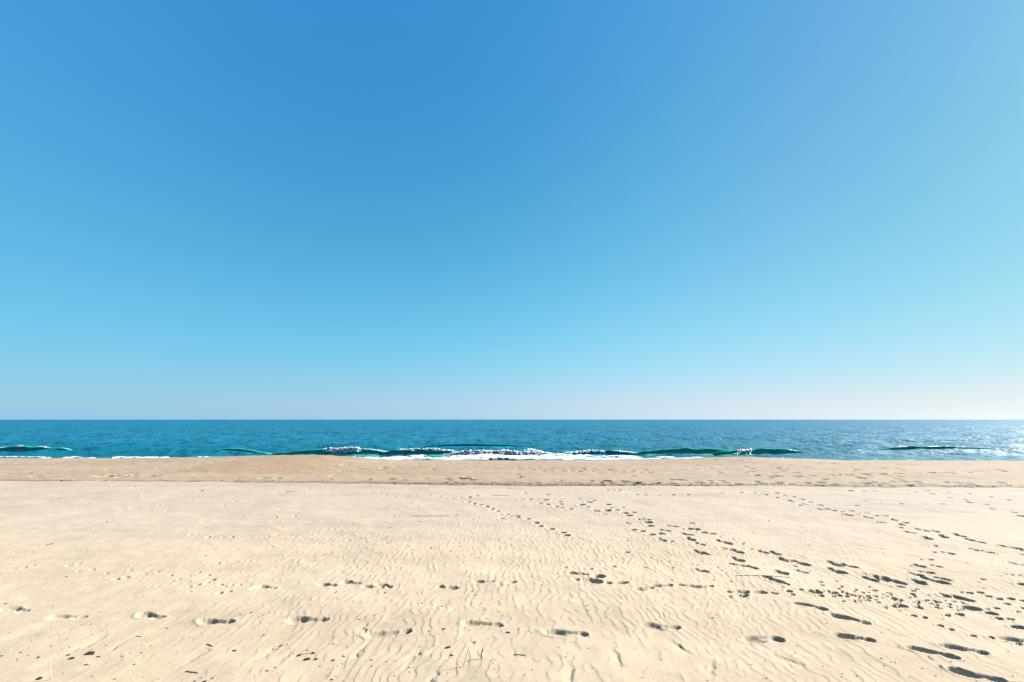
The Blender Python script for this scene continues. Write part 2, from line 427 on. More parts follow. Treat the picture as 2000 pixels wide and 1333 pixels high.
# F: paw prints at the left, and the faint line of small tracks in the middle
F4 = """890 45 8,1040 50 8,775 48 8,1560 75 14,1835 155 13,1240 187 9,600 223 9,690 180 7,1270 210 5,1300 220 6,965 220 7,1175 232 8,685 267 6,1485 420 8,1550 415 5,1625 432 10,
1670 425 6,1740 437 8,1810 435 10,1880 435 6,1700 635 11,185 685 11,255 667 11,540 672 13,615 660 9,610 708 9,715 698 11,835 723 10,1015 695 11,1130 715 7,1230 703 11,1335 730 11,
1475 735 10,1550 703 10,1625 728 12,980 750 15,905 765 14,1400 762 9,1345 773 7,1650 770 18,1610 788 10"""
for it in F4.replace('\n', '').split(','):
    X_, Y_, w_ = map(float, it.split())
    add_paw(X_ / 4, 940 + Y_ / 4, w_ * 0.9)
for X_, Y_, w_ in [(1620, 68, 11), (1540, 85, 11), (1480, 98, 8), (1720, 87, 11), (1760, 97, 7), (1810, 85, 8), (1870, 85, 9), (1480, 140, 7), (1790, 137, 12), (1710, 152, 14), (1975, 115, 14)]:
    add_paw(X_ / 4, 1120 + Y_ / 4, w_)
for X_, Y_ in [(95, 428), (165, 420), (305, 430), (450, 435), (572, 450), (722, 462), (855, 480), (1020, 493), (1180, 515), (1358, 528), (1510, 553), (1675, 577), (1830, 601), (1070, 272), (195, 230), (155, 283),
               (300, 273), (410, 65), (225, 85), (120, 510), (1260, 200), (1535, 140), (1600, 133), (1665, 130), (1725, 118), (1655, 167), (1700, 180), (1750, 187), (1800, 200), (1840, 215), (1885, 235),
               (1080, 122), (1180, 120), (1250, 118), (1350, 120), (1430, 122), (1485, 140), (900, 78), (965, 92), (1010, 100), (1960, 258), (1915, 295), (1995, 275)]:
    add_paw(500 + X_ / 4, 940 + Y_ / 4, 8)
# G: the trampled patch at the right, and single prints round it
G4 = """40 70 20,140 100 14,360 155 26,410 188 12,1130 325 13,1225 340 10,1345 400 13,1425 430 10,1600 485 14,1740 495 11,1955 545 13,1590 275 30,1740 318 20,1490 320 18,1400 325 10,1800 358 15,
1890 360 16,1945 420 26,1400 180 22,1490 195 24,1560 212 20,1570 155 16,1655 155 14,1720 183 14,1800 203 13,1890 203 16,1860 240 13,1780 275 12,1950 305 12,1975 100 16,1980 215 12,1990 275 12,
1710 280 9,1190 65 18,1355 42 14,1020 100 18,1130 135 12,1120 160 11,820 133 16,1050 260 18,985 262 15,1160 230 13,1325 228 14,1265 240 10,1315 270 13,1240 210 9,560 185 14,610 190 14,700 195 12,520 160 14,
160 155 14,30 165 9,250 140 10,190 178 8,60 172 9,110 125 9"""
for it in G4.replace('\n', '').split(','):
    X_, Y_, w_ = map(float, it.split())
    add_paw(1500 + X_ / 4, 1120 + Y_ / 4, w_ * 0.95, random.uniform(-.6, .1), min(0.05, 0.0023 * w_ + 0.008))
for k in range(95):
    s_ = random.random()
    X_ = np.interp(s_, [0, .3, .7, 1], [430, 700, 1050, 1500]) + random.gauss(0, 60)
    Y_ = np.interp(s_, [0, .3, .7, 1], [150, 190, 225, 255]) + random.gauss(0, 24)
    if random.random() < .22: Y_ -= random.uniform(30, 100)
    add_paw(1500 + X_ / 4, 1120 + Y_ / 4, random.uniform(5, 10.5), random.uniform(-.7, .3), random.uniform(.014, .026))
n_dry = len(stamps)
# hollows scoured by the wind round old prints (soft, no rim)
for px, py, w_, dd in [(182, 1256, 24, .030), (235, 1262, 22, .018), (528, 1274, 26, .032), (718, 1228, 26, .030), (708, 1272, 24, .028), (820, 1282, 30, .034), (560, 1284, 22, .014), (400, 1275, 40, .016),
                       (1215, 1290, 34, .026), (1300, 1205, 22, .018), (1330, 1262, 26, .024), (1120, 1325, 30, .024), (1545, 1285, 34, .026), (850, 1330, 26, .03), (1395, 1308, 26, .022)]:
    x, y = ground_pt(px, py)
    stamps.append((x, y, random.uniform(-.4, .4), 'hollow', dd, 0.5 * w_ * y / F * 1.3, 0.11))
# on the berm
berm_stamps = []
def add_berm(px, py, L=0.30, depth=0.045):
    x, y = ground_pt(px, py)
    if y > CREST + 0.2: return
    berm_stamps.append((x, y, random.uniform(-.4, .4), 'paw', depth * 1.1, L * random.uniform(.34, .5), L * random.uniform(.4, .65)))
for k in range(14):
    add_berm(1520 + k * 33.5 + random.uniform(-3, 3), 931 - k * .75 + random.uniform(-1, 1), .42, .07)
for k in range(13):
    add_berm(1012 + k * 20.5 + random.uniform(-3, 3), 914.5 + k * .3 + random.uniform(-.7, .7), .36, .055)
    add_berm(1040 + k * 19 + random.uniform(-4, 4), 919.5 + k * .35 + random.uniform(-1, 1), .36, .055)
    add_berm(865 + k * 25, 918 + random.uniform(-.5, .5), .26, .04)
for k in range(14):
    add_berm(650 + random.uniform(0, 130), 912 + random.uniform(-4, 8), .34, .05)
for k in range(80):
    add_berm(random.uniform(1150, 2000), random.choice([random.uniform(940, 952), random.uniform(938, 949), random.uniform(902, 936)]), random.uniform(.22, .42), random.uniform(.04, .07))
for k in range(46):
    add_berm(random.uniform(1360, 1760), random.uniform(898, 938), random.uniform(.24, .40), random.uniform(.04, .06))
for k in range(60):
    add_berm(random.uniform(0, 1150), random.uniform(900, 946), random.uniform(.16, .34), random.uniform(.025, .05))
for k in range(9):
    add_berm(2 + k * 9.5, 932.5 + random.uniform(-.6, .6), .2, .05)
for px, py in [(206, 931), (222, 931), (234, 933), (288, 931), (303, 931), (190, 930), (257, 929)]:
    add_berm(px, py, .38, .08)

def press(X, Y, lst):
    """depth of the prints, height of their rims and of the scoured hollows; X, Y: grids (Y constant in a row) or flat arrays"""
    flat = X.ndim == 1
    pit, rim, hol = np.zeros_like(X), np.zeros_like(X), np.zeros_like(X)
    for (sx, sy, hd, kind, dep, a, b) in lst:
        r = 0.34 * a if kind == 'shoe' else 1.9 * max(a, b) + 0.02
        if flat:
            sl = (slice(None),)
        else:
            r0, r1 = np.searchsorted(Y[:, 0], [sy - r, sy + r])
            if r1 <= r0: continue
            xr = X[(r0 + r1) // 2]
            c0, c1 = np.searchsorted(xr, [sx - r - .3, sx + r + .3])
            sl = (slice(r0, r1), slice(c0, c1))
        x = X[sl] - sx; y = Y[sl] - sy
        c, s = math.cos(hd), math.sin(hd)
        wob = 1 + (0.09 if kind == 'shoe' else 0.15) * vn(X[sl] / 0.05, Y[sl] / 0.05, 3) + 0.04 * vn(X[sl] / 0.016, Y[sl] / 0.016, 1)
        u = (x * c + y * s) * wob; v = (-x * s + y * c) * wob
        if kind == 'hollow':
            q = (u / a) ** 2 + (v / b) ** 2
            # gentle on the windward side, a broken steep step on the lee side
            step = sst(-0.35, 0.05, u / a + 0.35 * vn(X[sl] / 0.05, Y[sl] / 0.05, 1))
            hol[sl] += -0.34 * dep * np.exp(-q * 1.1) * (1.15 - step * 1.3)
            continue
        dz = shoe(u / a, v / a, dep, int(sx * 977 + sy * 613)) if kind == 'shoe' else paw(u, v, dep, a, b)
        dz = dz + 0.12 * dep * vn(X[sl] / 0.03, Y[sl] / 0.03, 5) * sst(0.1 * dep, 0.5 * dep, -dz)
        pit[sl] = np.minimum(pit[sl], dz); rim[sl] = np.maximum(rim[sl], dz)
    return pit, rim, hol

def columns(dense, half, n_out, far):
    c = np.linspace(-half, half, dense)
    out = half * np.geomspace(1.0, far / half, n_out + 1)[1:]
    return np.concatenate([-out[::-1], c, out])

# ------------------------------------------------------------------ the sand
rows = np.concatenate([[-60, -40, -25, -15, -8, -4, -2, -1, 0, .6, 1.1, 1.5, 1.8], np.geomspace(2.0, 12.0, 560)[:-1], np.geomspace(12.0, 16.8, 110)])
cols = columns(1480, 1.19, 22, 60.0)
Yg = np.repeat(rows[:, None], len(cols), 1)
Xg = np.maximum(Yg, 2.0) * cols[None, :]
Zg = dry_h(Xg, Yg, stamps)
tag(grid_obj('dry_sand', Xg, Yg, Zg, M_SAND), 'pale dry rippled sand crossed by footprints', None, kind='structure')
rows = np.geomspace(13.0, 38.0, 250)
cols = columns(880, 1.18, 20, 60.0)
Yg = np.repeat(rows[:, None], len(cols), 1)
Xg = Yg * cols[None, :]
Zg = berm_h(Xg, Yg, berm_stamps)
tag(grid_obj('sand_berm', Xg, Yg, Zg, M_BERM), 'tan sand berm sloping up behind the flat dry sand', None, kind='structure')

def sand_z(x, y):
    x = np.array([x], float); y = np.array([y], float)
    if y[0] < edge_y(x)[0]:
        return float(dry_h(x, y, [s for s in stamps if abs(s[0] - x[0]) < .6 and abs(s[1] - y[0]) < .6])[0])
    return float(berm_h(x, y, [s for s in berm_stamps if abs(s[0] - x[0]) < .9 and abs(s[1] - y[0]) < .9])[0])

# ------------------------------------------------------------------ the sea
def sea_h(x, y):
    near = sst(34.0, 44.0, y)
    z = np.zeros_like(x)
    for lx, ly, a, sd in [(13, 8, .22, 0), (6.0, 4.0, .21, 1), (3.0, 2.2, .12, 2), (1.5, 1.1, .04, 4)]:
        lo = y * 0.010 * 2.2
        fade = np.clip((ly * 1.6 - lo) / ly, 0, 1)
        n = vn(x / lx + 0.15 * y / lx, y / ly, sd)
        z += a * (0.53 - np.abs(n) * 1.6) * fade
    # the shore break: a low ridge of water the separate waves rise from, and a second swell behind it
    z = z * (0.18 + 0.82 * near)
    z += 0.26 * np.exp(-((y - 41.3 - 0.9 * vn(x / 6.0, 2.0, 1)) / 0.9) ** 2) * (0.65 + 0.5 * vn(x / 5.0, 7.0, 2))
    z += 0.20 * np.exp(-((y - 53 - 1.5 * vn(x / 9.0, 5.0, 3)) / 1.3) ** 2) * (0.5 + 0.7 * vn(x / 8.0, 3.0, 4))
    return SEA_Z + z
rows = np.concatenate([np.geomspace(29.0, 260.0, 260)[:-1], np.geomspace(260.0, 40000.0, 110)])
cols = columns(430, 1.25, 20, 40.0)
Yg = np.repeat(rows[:, None], len(cols), 1)
Xg = Yg * cols[None, :]
Zg = sea_h(Xg, Yg)
tag(grid_obj('sea', Xg, Yg, Zg, M_SEA), 'deep teal blue sea reaching the horizon', None, kind='structure')

# foam blobs: lumpy little icospheres gathered into one mesh
def ico(sub):
    bm = bmesh.new(); bmesh.ops.create_icosphere(bm, subdivisions=sub, radius=1.0)
    v = np.array([x.co[:] for x in bm.verts]); f = [[w.index for w in p.verts] for p in bm.faces]
    bm.free(); return v, f
ICO1 = ico(1)
def blobs(pts, mat, name, parent=None):
    V, Fc, n = [], [], 0
    iv, jf = ICO1
    for (x, y, z, rx, ry, rz) in pts:
        d = 1 + 0.35 * (np.random.default_rng(n).random(len(iv)) - .5)
        V.append(iv * d[:, None] * np.array([rx, ry, rz]) + np.array([x, y, z]))
        Fc += [[i + n for i in f] for f in jf]; n += len(iv)
    return mesh_obj(name, np.concatenate(V), Fc, mat, parent)

def breaking_wave(x0, x1, d, h, label, peak=0.5, foam=(), lip=0.10, power=0.75, wobble=0.25, mat=M_WAVE, seed=1):
    """photo columns x0..x1 at distance d; foam: list of (from, to, thickness, drop) along the wave, 0..1"""
    X0, X1 = (x0 - 1000) / F * d, (x1 - 1000) / F * d
    root = bpy.data.objects.new('breaking_wave', None)
    root.location = ((X0 + X1) / 2, d, SEA_Z); C.objects.link(root)
    tag(root, label, 'wave', 'waves breaking along the shore')
    nu = max(24, int((X1 - X0) / 0.09)); us = np.linspace(0, 1, nu)
    k = np.where(us < peak, us / peak, (1 - us) / (1 - peak))
    env = np.sin(np.clip(k, 0, 1) * math.pi / 2) ** (power + .45)
    xs = X0 + (X1 - X0) * us
    env = env * (1 + 0.12 * vn(xs / 0.9, seed * 3.1, 2)) 
    dd = wobble * vn(xs / 2.6, seed * 1.7, 1) + 0.06 * vn(xs / 0.5, seed, 3)
    prof = [(2.6, -0.30), (1.9, 0.02), (1.3, 0.26), (0.8, 0.55), (0.42, 0.83), (0.18, 0.97), (0.03, 1.0), (-0.07, 0.955), (-0.10, 0.88),
            (-0.06, 0.76), (-0.02, 0.60), (-0.03, 0.44), (-0.10, 0.28), (-0.24, 0.13), (-0.45, 0.02), (-0.8, -0.30)]
    V = []
    for (py_, pz) in prof:
        jig = 0.008 * vn(xs / 0.3, py_ * 5 + seed, 4)
        V.append(np.stack([xs - root.location.x, dd + py_ * (0.5 + 0.5 * env) * (1.0 if py_ > 0 else lip / 0.10 if py_ > -.12 else 1.0), pz * h * np.where(pz > 0, env, 1.0) - 0.42 * np.clip(1 - env, 0, 1) ** 2.2 + jig * (0 < pz < .95)], -1))
    V = np.array(V); r, c = V.shape[:2]
    fc = [(i * c + j, i * c + j + 1, (i + 1) * c + j + 1, (i + 1) * c + j) for i in range(r - 1) for j in range(c - 1)]
    mesh_obj('wave_body', V.reshape(-1, 3), fc, mat, root)
    allp = []
    for (a, b, th, drop) in foam:
        pts = []
        n = int((b - a) * (X1 - X0) * 44 * (1 + 2.0 * drop)) + 8
        for q in range(n):
            u = random.uniform(a, b); e = float(np.interp(u, us, env)); x = X0 + (X1 - X0) * u - root.location.x
            y_ = float(np.interp(u, us, dd))
            w = random.random() ** 1.5 * drop
            fade = min(1, (u - a) / 0.05 + .25, (b - u) / 0.05 + .25)
            s_ = th * random.uniform(.35, 1.0) * fade
            pts.append((x, y_ - 0.08 - 0.30 * w + random.gauss(0, .04), h * e * (1 - w) + random.gauss(0.01, .35 * th), s_ * random.uniform(1.4, 3.4), s_ * 1.0, s_ * .55))
        allp += pts
    if allp: blobs(allp, M_FOAM, 'foam_crest', root)['kind'] = 'stuff'
    return root

breaking_wave(-200, 215, 41.5, 0.62, 'dark green wave rising off the foam-edged left end of the beach', .62, [(.22, .30, .035, .05), (.36, .52, .04, .06), (.56, .60, .05, .08), (.66, .73, .05, .08), (.78, .83, .03, .05)], power=.8, seed=1)
breaking_wave(330, 560, 42.5, 0.38, 'low smooth dark swell with no foam, beyond the damp sand crest', .5, [], power=1.1, seed=2)
breaking_wave(475, 790, 40.5, 0.55, 'curling green wave with a white spilling lip behind the highest sand crest', .68, [(.50, .74, .085, .55), (.74, .92, .03, .12), (.55, .68, .06, .95)], seed=3)
breaking_wave(690, 930, 40.2, 0.50, 'olive green wave with foam streaming off its top, next to the whitewater', .55, [(.36, .98, .055, .25), (.58, .70, .06, .4)], seed=4)
breaking_wave(860, 1120, 39.6, 0.36, 'collapsed wave churned wholly into white foam', .35, [(.02, .98, .06, .8), (.12, .5, .08, .7), (.62, .84, .07, .9)], power=.5, seed=5)
breaking_wave(1050, 1290, 40.4, 0.34, 'small blue wave with scattered splashes behind the foam edge', .5, [(.2, .55, .05, .5), (.6, .8, .045, .3)], power=.9, seed=6, mat=M_SWELL)
breaking_wave(1190, 1520, 40.8, 0.50, 'clean emerald green wave without foam between whitewater and splash', .45, [], power=.6, seed=7)
breaking_wave(1350, 1620, 40.5, 0.50, 'olive wave throwing up one arched white splash', .55, [(.32, .44, .035, .1)], power=.5, seed=8)
breaking_wave(1640, 2080, 45.0, 0.44, 'long teal swell with flecks of white off the right end of the beach', .35, [(.24, .29, .05, .1), (.68, .72, .03, .1), (.5, .6, .015, .05)], power=.9, seed=9)
breaking_wave(760, 1150, 52.0, 0.28, 'second swell rolling in unbroken behind the whitewater', .4, [], power=1.6, seed=10, mat=M_SWELL)

# splashes: thin arcs of droplets thrown up by two of the waves
def splash(px, py, d, arcs, label):
    x, z = (px - 1000) / F * d, EYE - (py - HZ) / F * d
    pts = []
    for (ax, az, bx, bz, top, th) in arcs:
        for q in range(34):
            s_ = q / 33
            pts.append((ax + (bx - ax) * s_ + random.gauss(0, .02), random.gauss(0, .06), az + (bz - az) * s_ + top * 4 * s_ * (1 - s_) + random.gauss(0, .02),
                        th * random.uniform(.5, 1.4), th, th * random.uniform(.6, 1.5)))
    o = blobs(pts, M_FOAM, 'splash')
    o.location = (x, d, z)
    tag(o, label, 'splash', kind='stuff')
splash(1458, 888, 39.7, [(-.75, -.05, .12, .05, .35, .065), (.05, .35, .20, .0, .05, .07), (.28, .02, .36, .42, .02, .05), (-1.1, .0, -.85, .0, .01, .045)], 'thin white arch of spray standing on the olive wave')
splash(1042, 884, 41.5, [(-.8, .18, .3, .16, .10, .04), (-.6, .05, .5, .05, .10, .045), (-.3, .2, .9, .0, .06, .035), (.4, .0, .9, -.1, .10, .06)], 'lacy tuft of spray breaking above the middle whitewater')

# swash: a lumpy sheet of white foam along the water's edge
xs = np.linspace(-44, 44, 900)
vv = np.linspace(0, 1, 42)
pxs = xs / 36.0 * F + 1000
wid = (0.8 + 0.35 * vn(xs / 1.7, 8.0, 3)) * np.interp(pxs, [-300, 0, 150, 330, 420, 520, 660, 760, 860, 1100, 1240, 1300, 1420, 1640, 1720, 1800, 2000, 2300], [1.1, 1.1, 1.2, 1.0, .9, .6, 1.0, 2.4, 3.8, 4.0, 3.2, 2.2, 1.0, .4, .3, .3, .3, .3])
hgt = np.interp(pxs, [-300, 600, 760, 860, 960, 1100, 1240, 1300, 2300], [.04, .04, .06, .10, .12, .10, .07, .04, .03])
front = np.interp(pxs, [-300, 420, 760, 1250, 1600, 2300], [35.0, 35.0, 34.0, 33.8, 34.6, 34.6]) + 0.45 * vn(xs / 2.2, 1.0, 1) + .18 * vn(xs / .7, 4.0, 2)
Xf = np.repeat(xs[None, :], len(vv), 0)
Yf = front[None, :] + wid[None, :] * vv[:, None]
lump = np.abs(vn(Xf / .55, Yf / .35, 2)) + .6 * np.abs(vn(Xf / .22, Yf / .16, 3))
Zf = SEA_Z + 0.16 * 0.3 + 0.10 + hgt[None, :] * (lump * 1.0 + .25) * np.sin(np.clip(vv * .93 + .07, 0, 1) * math.pi)[:, None] ** .6 + np.where(vv[:, None] < .02, -.12, 0)
hole = vn(Xf / 1.3, Yf / .45, 4) + .55 * vn(Xf / .4, Yf / .18, 5)
keep = hole < np.where(vv[:, None] < .22, .42, .10) 
keep &= (pxs < 1520)[None, :]
keep &= (wid[None, :] > .95) | (hole < -.35)
tag(grid_obj('swash_foam', Xf, Yf, Zf, M_FOAM, keep), 'white foam fringe where the waves run up the beach', 'foam', kind='stuff')

# ------------------------------------------------------------------ things on the sand
def tube(path, radii, sides=6):
    V, Fc = [], []
    P = [Vector(p) for p in path]
    for i, p in enumerate(P):
        d = (P[min(i + 1, len(P) - 1)] - P[max(i - 1, 0)]).normalized()
        a = d.orthogonal().normalized(); b = d.cross(a)
        for k in range(sides):
            an = 2 * math.pi * k / sides
            r = radii[i] * (1 + .12 * math.sin(3 * an + i))
            V.append(p + a * math.cos(an) * r + b * math.sin(an) * r)
    for i in range(len(P) - 1):
        for k in range(sides):
            Fc.append((i * sides + k, i * sides + (k + 1) % sides, (i + 1) * sides + (k + 1) % sides, (i + 1) * sides + k))
    Fc.append(tuple(range(sides))[::-1]); Fc.append(tuple(range((len(P) - 1) * sides, len(P) * sides)))
    return V, Fc
def join(*parts):
    V, Fc = [], []
    for v, f in parts:
        n = len(V); V += list(v); Fc += [tuple(i + n for i in q) for q in f]
    return V, Fc

# flakes of dried weed: crumpled, thick-edged scraps in a few shapes
def scrap_mesh(seed, stretch, name='scrap'):
    r_ = random.Random(seed)
    n = 9
    top, bot = [], []
    for k in range(n):
        a = 2 * math.pi * k / n
        rr = r_.uniform(.55, 1.1)
        x, y = math.cos(a) * rr * stretch, math.sin(a) * rr
        z = .30 + .55 * max(0, math.cos(a - 1.0)) * r_.uniform(.2, 1.0)
        top.append((x, y, z)); bot.append((x * .86, y * .86, -.30))
    V = top + bot + [(r_.uniform(-.2, .2), 0, r_.uniform(.5, .95)), (0, 0, -.32)]
    Fc = [(k, (k + 1) % n, 2 * n) for k in range(n)] + [(k, n + k, n + (k + 1) % n, (k + 1) % n) for k in range(n)] + [(n + (k + 1) % n, n + k, 2 * n + 1) for k in range(n)]
    me = bpy.data.meshes.new(name)
    me.from_pydata(V, [], Fc); me.update(); me.materials.append(M_WEED)
    return me
SCRAPS = [scrap_mesh(s, st) for s, st in [(1, 1.0), (2, 1.5), (3, 1.25), (4, 2.1), (5, 1.7)]]
def scrap(px, py, w, label, group):
    x, y = ground_pt(px, py)
    o = bpy.data.objects.new('seaweed_scrap', random.choice(SCRAPS))
    r = 0.40 * w * y / F
    o.location = (x, y, sand_z(x, y) + r * .14)
    k = r / 1.35
    o.scale = (k, k * random.uniform(.8, 1.3), k * random.uniform(.5, .9))
    o.rotation_euler = (random.uniform(-.15, .15), random.uniform(-.15, .15), random.uniform(-.5, .5))
    C.objects.link(o)
    tag(o, label, 'seaweed', group)
    return o
SPECIAL = [(875, 1269, 12, 'largest black weed flake, between the long footprint and the bent standing twig'),
           (585, 1279, 11, 'black weed flake linked to another by a thin stem, beside a wind-scoured hollow'),
           (612, 1275, 10, 'black weed flake at the right end of the thin stem'),
           (617, 1287, 9, 'black weed flake just in front of the pair joined by a stem'),
           (168, 1300, 10, 'pointed black weed flake between the pale standing stem and the scoured sand'),
           (140, 1287, 12, 'arched black weed flake beside the pale standing stem'),
           (177, 1278, 17, 'long low black weed strip behind the arched flake'),
           (76, 1327, 13, 'dark brown weed strip in front of the pale standing stem'),
           (1391, 1210, 7, 'round black weed flake behind the footprint gap, between two crossing prints'),
           (867, 1232, 8, 'black weed flake on the ripples just left of a deep shoe print')]
for px, py, w, lb in SPECIAL:
    scrap(px, py, w, lb, None)
lists = [(0, 1120, """710 400 6,1310 422 6,1880 325 5,1960 310 6,1480 497 4,1380 607 4,1830 597 8,160 625 7,10 653 6,300 665 7,220 648 4,135 680 5,530 640 8,770 655 7,960 648 5,1020 620 4,1105 617 5,
895 825 5,1240 818 4,1520 840 8,1600 845 12,1660 822 5,520 28 5,1050 710 6,45 228 6"""),
         (500, 1120, """625 160 5,1010 155 6,1260 155 5,635 210 4,760 225 4,815 233 5,1295 233 5,1450 262 5,1760 247 4,1585 295 5,60 328 4,105 305 4,925 325 4,810 357 5,60 475 6,195 555 7,245 550 5,605 548 6,
135 575 5,265 580 4,400 597 5,400 668 12,600 675 8,685 645 6,675 700 4,900 680 6,1020 692 4,500 717 6,565 733 4,150 732 5,85 763 6,590 820 7,625 795 4,1195 737 7,1350 462 5,1665 455 5,1970 473 9,1710 552 7,
1530 658 7,1860 767 4,1690 145 5,1720 178 4,1735 155 3,1800 358 4,905 725 4"""),
         (1000, 1120, """585 268 5,590 300 3,730 358 4,1150 360 4,55 445 6,130 465 4,150 475 4,880 437 3,805 567 4,465 567 4,600 615 4,1625 708 4,1230 793 3,100 820 5,545 795 3,235 112 4,700 150 4,1060 250 3,895 190 3,
1450 300 3,1820 800 3,1960 815 3"""),
         (1500, 1120, """460 393 4,945 433 3,1365 352 5,885 660 6,910 710 5,575 795 5,1310 780 4,1530 678 4,225 555 4,1690 120 4,680 300 3,695 785 4,1035 290 5"""),
         (0, 940, '475 142 4,1510 150 4,835 322 4,1220 400 4,265 547 4,1610 587 4,1905 272 4,1080 122 4,1755 187 4'),
         (500, 940, '1220 177 4,1280 320 4,1050 368 5,1700 300 4,1565 265 5,830 287 4,1600 512 4,330 298 4'),
         (1000, 940, '455 218 5,305 382 4,890 468 4,1790 358 4,1940 252 3,525 456 4'),
         (1500, 940, '880 168 4,1515 243 4,860 400 3,320 497 4,1795 567 4,730 610 3')]
for ox, oy, txt in lists:
    for it in txt.replace('\n', '').split(','):
        X_, Y_, w_ = map(float, it.split())
        py = oy + Y_ / 4
        px = ox + X_ / 4
        if py < 1100:
            wh = ('on smooth pale sand between the paw tracks and the berm' if px < 520 else 'on fine ripples around the long straight stick' if px < 1000
                  else 'among the prints of the middle trail' if px < 1500 else 'on the smooth sand beside the outer footprint trail')
            kd = 'tiny dark weed speck'
        else:
            if py > 1250:
                wh = ('in the smooth sand round the pale standing stem' if px < 330 else 'on the sand by the short grey-brown stick' if px < 480
                      else 'scattered round the two stem-joined flakes' if px < 760 else 'close to the thick standing twig' if px < 1000
                      else 'on the bold ripples by the crossed thin sticks' if px < 1300 else 'on the long ripples around the small white shell')
            else:
                wh = ('near the paw tracks on the smooth sand' if px < 480 else 'on ripples between the two rows of shoe prints' if px < 1000
                      else 'on ripples around the pair of oval prints' if px < 1450 else 'beside the trampled sand and the darkest prints')
            kd = 'dark weed flake' if w_ >= 6 else 'small dark weed crumb'
        lb = kd + ' ' + wh; gp = 'weed scraps ' + wh
        scrap(ox + X_ / 4, py, w_ * 1.05, lb, gp)

def stick(px0, py0, px1, py1, rad, mat, label, bend=0.03, lift=0.0, name='driftwood_stick', n=7):
    """a stick lying on the sand between two photo pixels"""
    a, b = Vector(ground_pt(px0, py0)).to_3d(), Vector(ground_pt(px1, py1)).to_3d()
    L = (b - a).length; side = Vector((-(b - a).y, (b - a).x, 0)).normalized()
    path, rr = [], []
    for i in range(n):
        s_ = i / (n - 1)
        p = a.lerp(b, s_) + side * L * bend * math.sin(s_ * math.pi * 1.3 + .4)
        z = sand_z(p.x, p.y)
        path.append((p.x, p.y, z + rad * .5 + lift * s_)); rr.append(rad * (1 - .45 * s_))
    c = Vector(path[0]); path = [Vector(p) - c for p in path]
    v, f = tube(path, rr)
    o = mesh_obj(name, v, f, mat); o.location = c
    return tag(o, label, 'stick')
def standing(px, py_base, pts, rads, mat, name, label, extra=()):
    """a twig stuck upright in the sand; pts are metres from the base"""
    x, y = ground_pt(px, py_base)
    pr = [tube([Vector(p) for p in pts], rads)]
    for e, er in extra: pr.append(tube([Vector(p) for p in e], er, 5))
    v, f = join(*pr)
    o = mesh_obj(name, v, f, mat); o.location = (x, y, sand_z(x, y))
    return tag(o, label, 'twig')
standing(940.5, 1290, [(0, 0, -.02), (-.001, 0, .012), (-.001, .002, .032), (.004, .004, .050), (.010, .004, .062)], [.0032, .0034, .0036, .0042, .0046], M_WOOD, 'standing_twig', 'short thick brown twig standing upright with a bent top')
standing(904.5, 1305, [(0, 0, -.02), (.006, .004, .02), (.018, .010, .06), (.030, .016, .10), (.040, .02, .125)], [.0012, .0014, .0017, .0016, .0012], M_GREYWOOD, 'standing_stalk', 'thin slanting grey stalk next to the thick standing twig',
         [([(.004, 0, .015), (-.012, -.004, .03)], [.0010, .0008])])
standing(98.5, 1328, [(0, 0, -.02), (.001, 0, .03), (-.002, .002, .08), (-.006, .003, .13)], [.0024, .0024, .0022, .0015], M_STRAW, 'dry_stalk', 'pale bleached stem standing upright in smooth sand')
standing(552, 1123, [(0, 0, -.02), (-.001, 0, .03), (-.004, 0, .06)], [.0022, .002, .0014], M_GREYWOOD, 'standing_stalk', 'tiny upright stalk casting a short shadow behind the second row of prints')
standing(1451, 1086, [(0, 0, -.02), (-.001, 0, .05), (-.004, 0, .105)], [.0024, .002, .0014], M_GREYWOOD, 'standing_stalk', 'thin upright stalk at the edge of the middle footprint trail')
standing(1286, 1098, [(0, 0, -.02), (-.008, 0, .02), (-.026, 0, .055)], [.003, .003, .002], M_WOOD, 'standing_twig', 'leaning dark twig below the middle footprint trail')
standing(1973, 1251, [(0, 0, -.01), (-.008, .01, .014), (-.018, .02, .028)], [.0016, .0016, .001], M_GREYWOOD, 'forked_twig', 'small forked twig on the ripples beside the last prints', [([(0, 0, 0), (-.03, .004, .016)], [.0014, .0008])])
stick(803, 1009, 878, 1008.5, .0065, M_GREYWOOD, 'long straight driftwood stick lying flat on smooth sand', .01)
stick(1438, 1127.5, 1543, 1129.5, .0042, M_WOOD, 'long thin stick lying beside the trampled sand', .02)
stick(363, 1310, 388, 1313, .0045, M_GREYWOOD, 'short grey-brown stick lying in front of the scoured ripples')
stick(405, 1258, 416, 1261, .0045, M_WOOD, 'stubby brown stick under the deep round footprint')
stick(266, 1243.5, 277, 1243.5, .0035, M_WOOD, 'slim stick on the smooth sand under the second print')
stick(587, 1278, 611, 1274, .0022, M_WOOD, 'thin dark stem joining two black weed flakes', .02, name='weed_stem')
stick(1004, 1283, 1028, 1286, .0035, M_WOOD, 'thin brown stick lying on ripples in front of the double oval print')
stick(1010, 1284, 1026, 1282.5, .0022, M_GREYWOOD, 'hair-thin stalk crossing the brown stick', .03)
stick(92, 1066, 104, 1062, .008, M_WOOD, 'small dark stick lying alone on the left smooth sand')
stick(560, 961.5, 573, 961.2, .008, M_GREYWOOD, 'short dark stick near the runnel edge', .02)
stick(961, 968.5, 996, 967.5, .007, M_GREYWOOD, 'dark stick lying where the middle trail starts', .02)
stick(1812, 1282, 1824, 1288.5, .0030, M_WOOD, 'short curved brown twig beside the deepest print', .08)

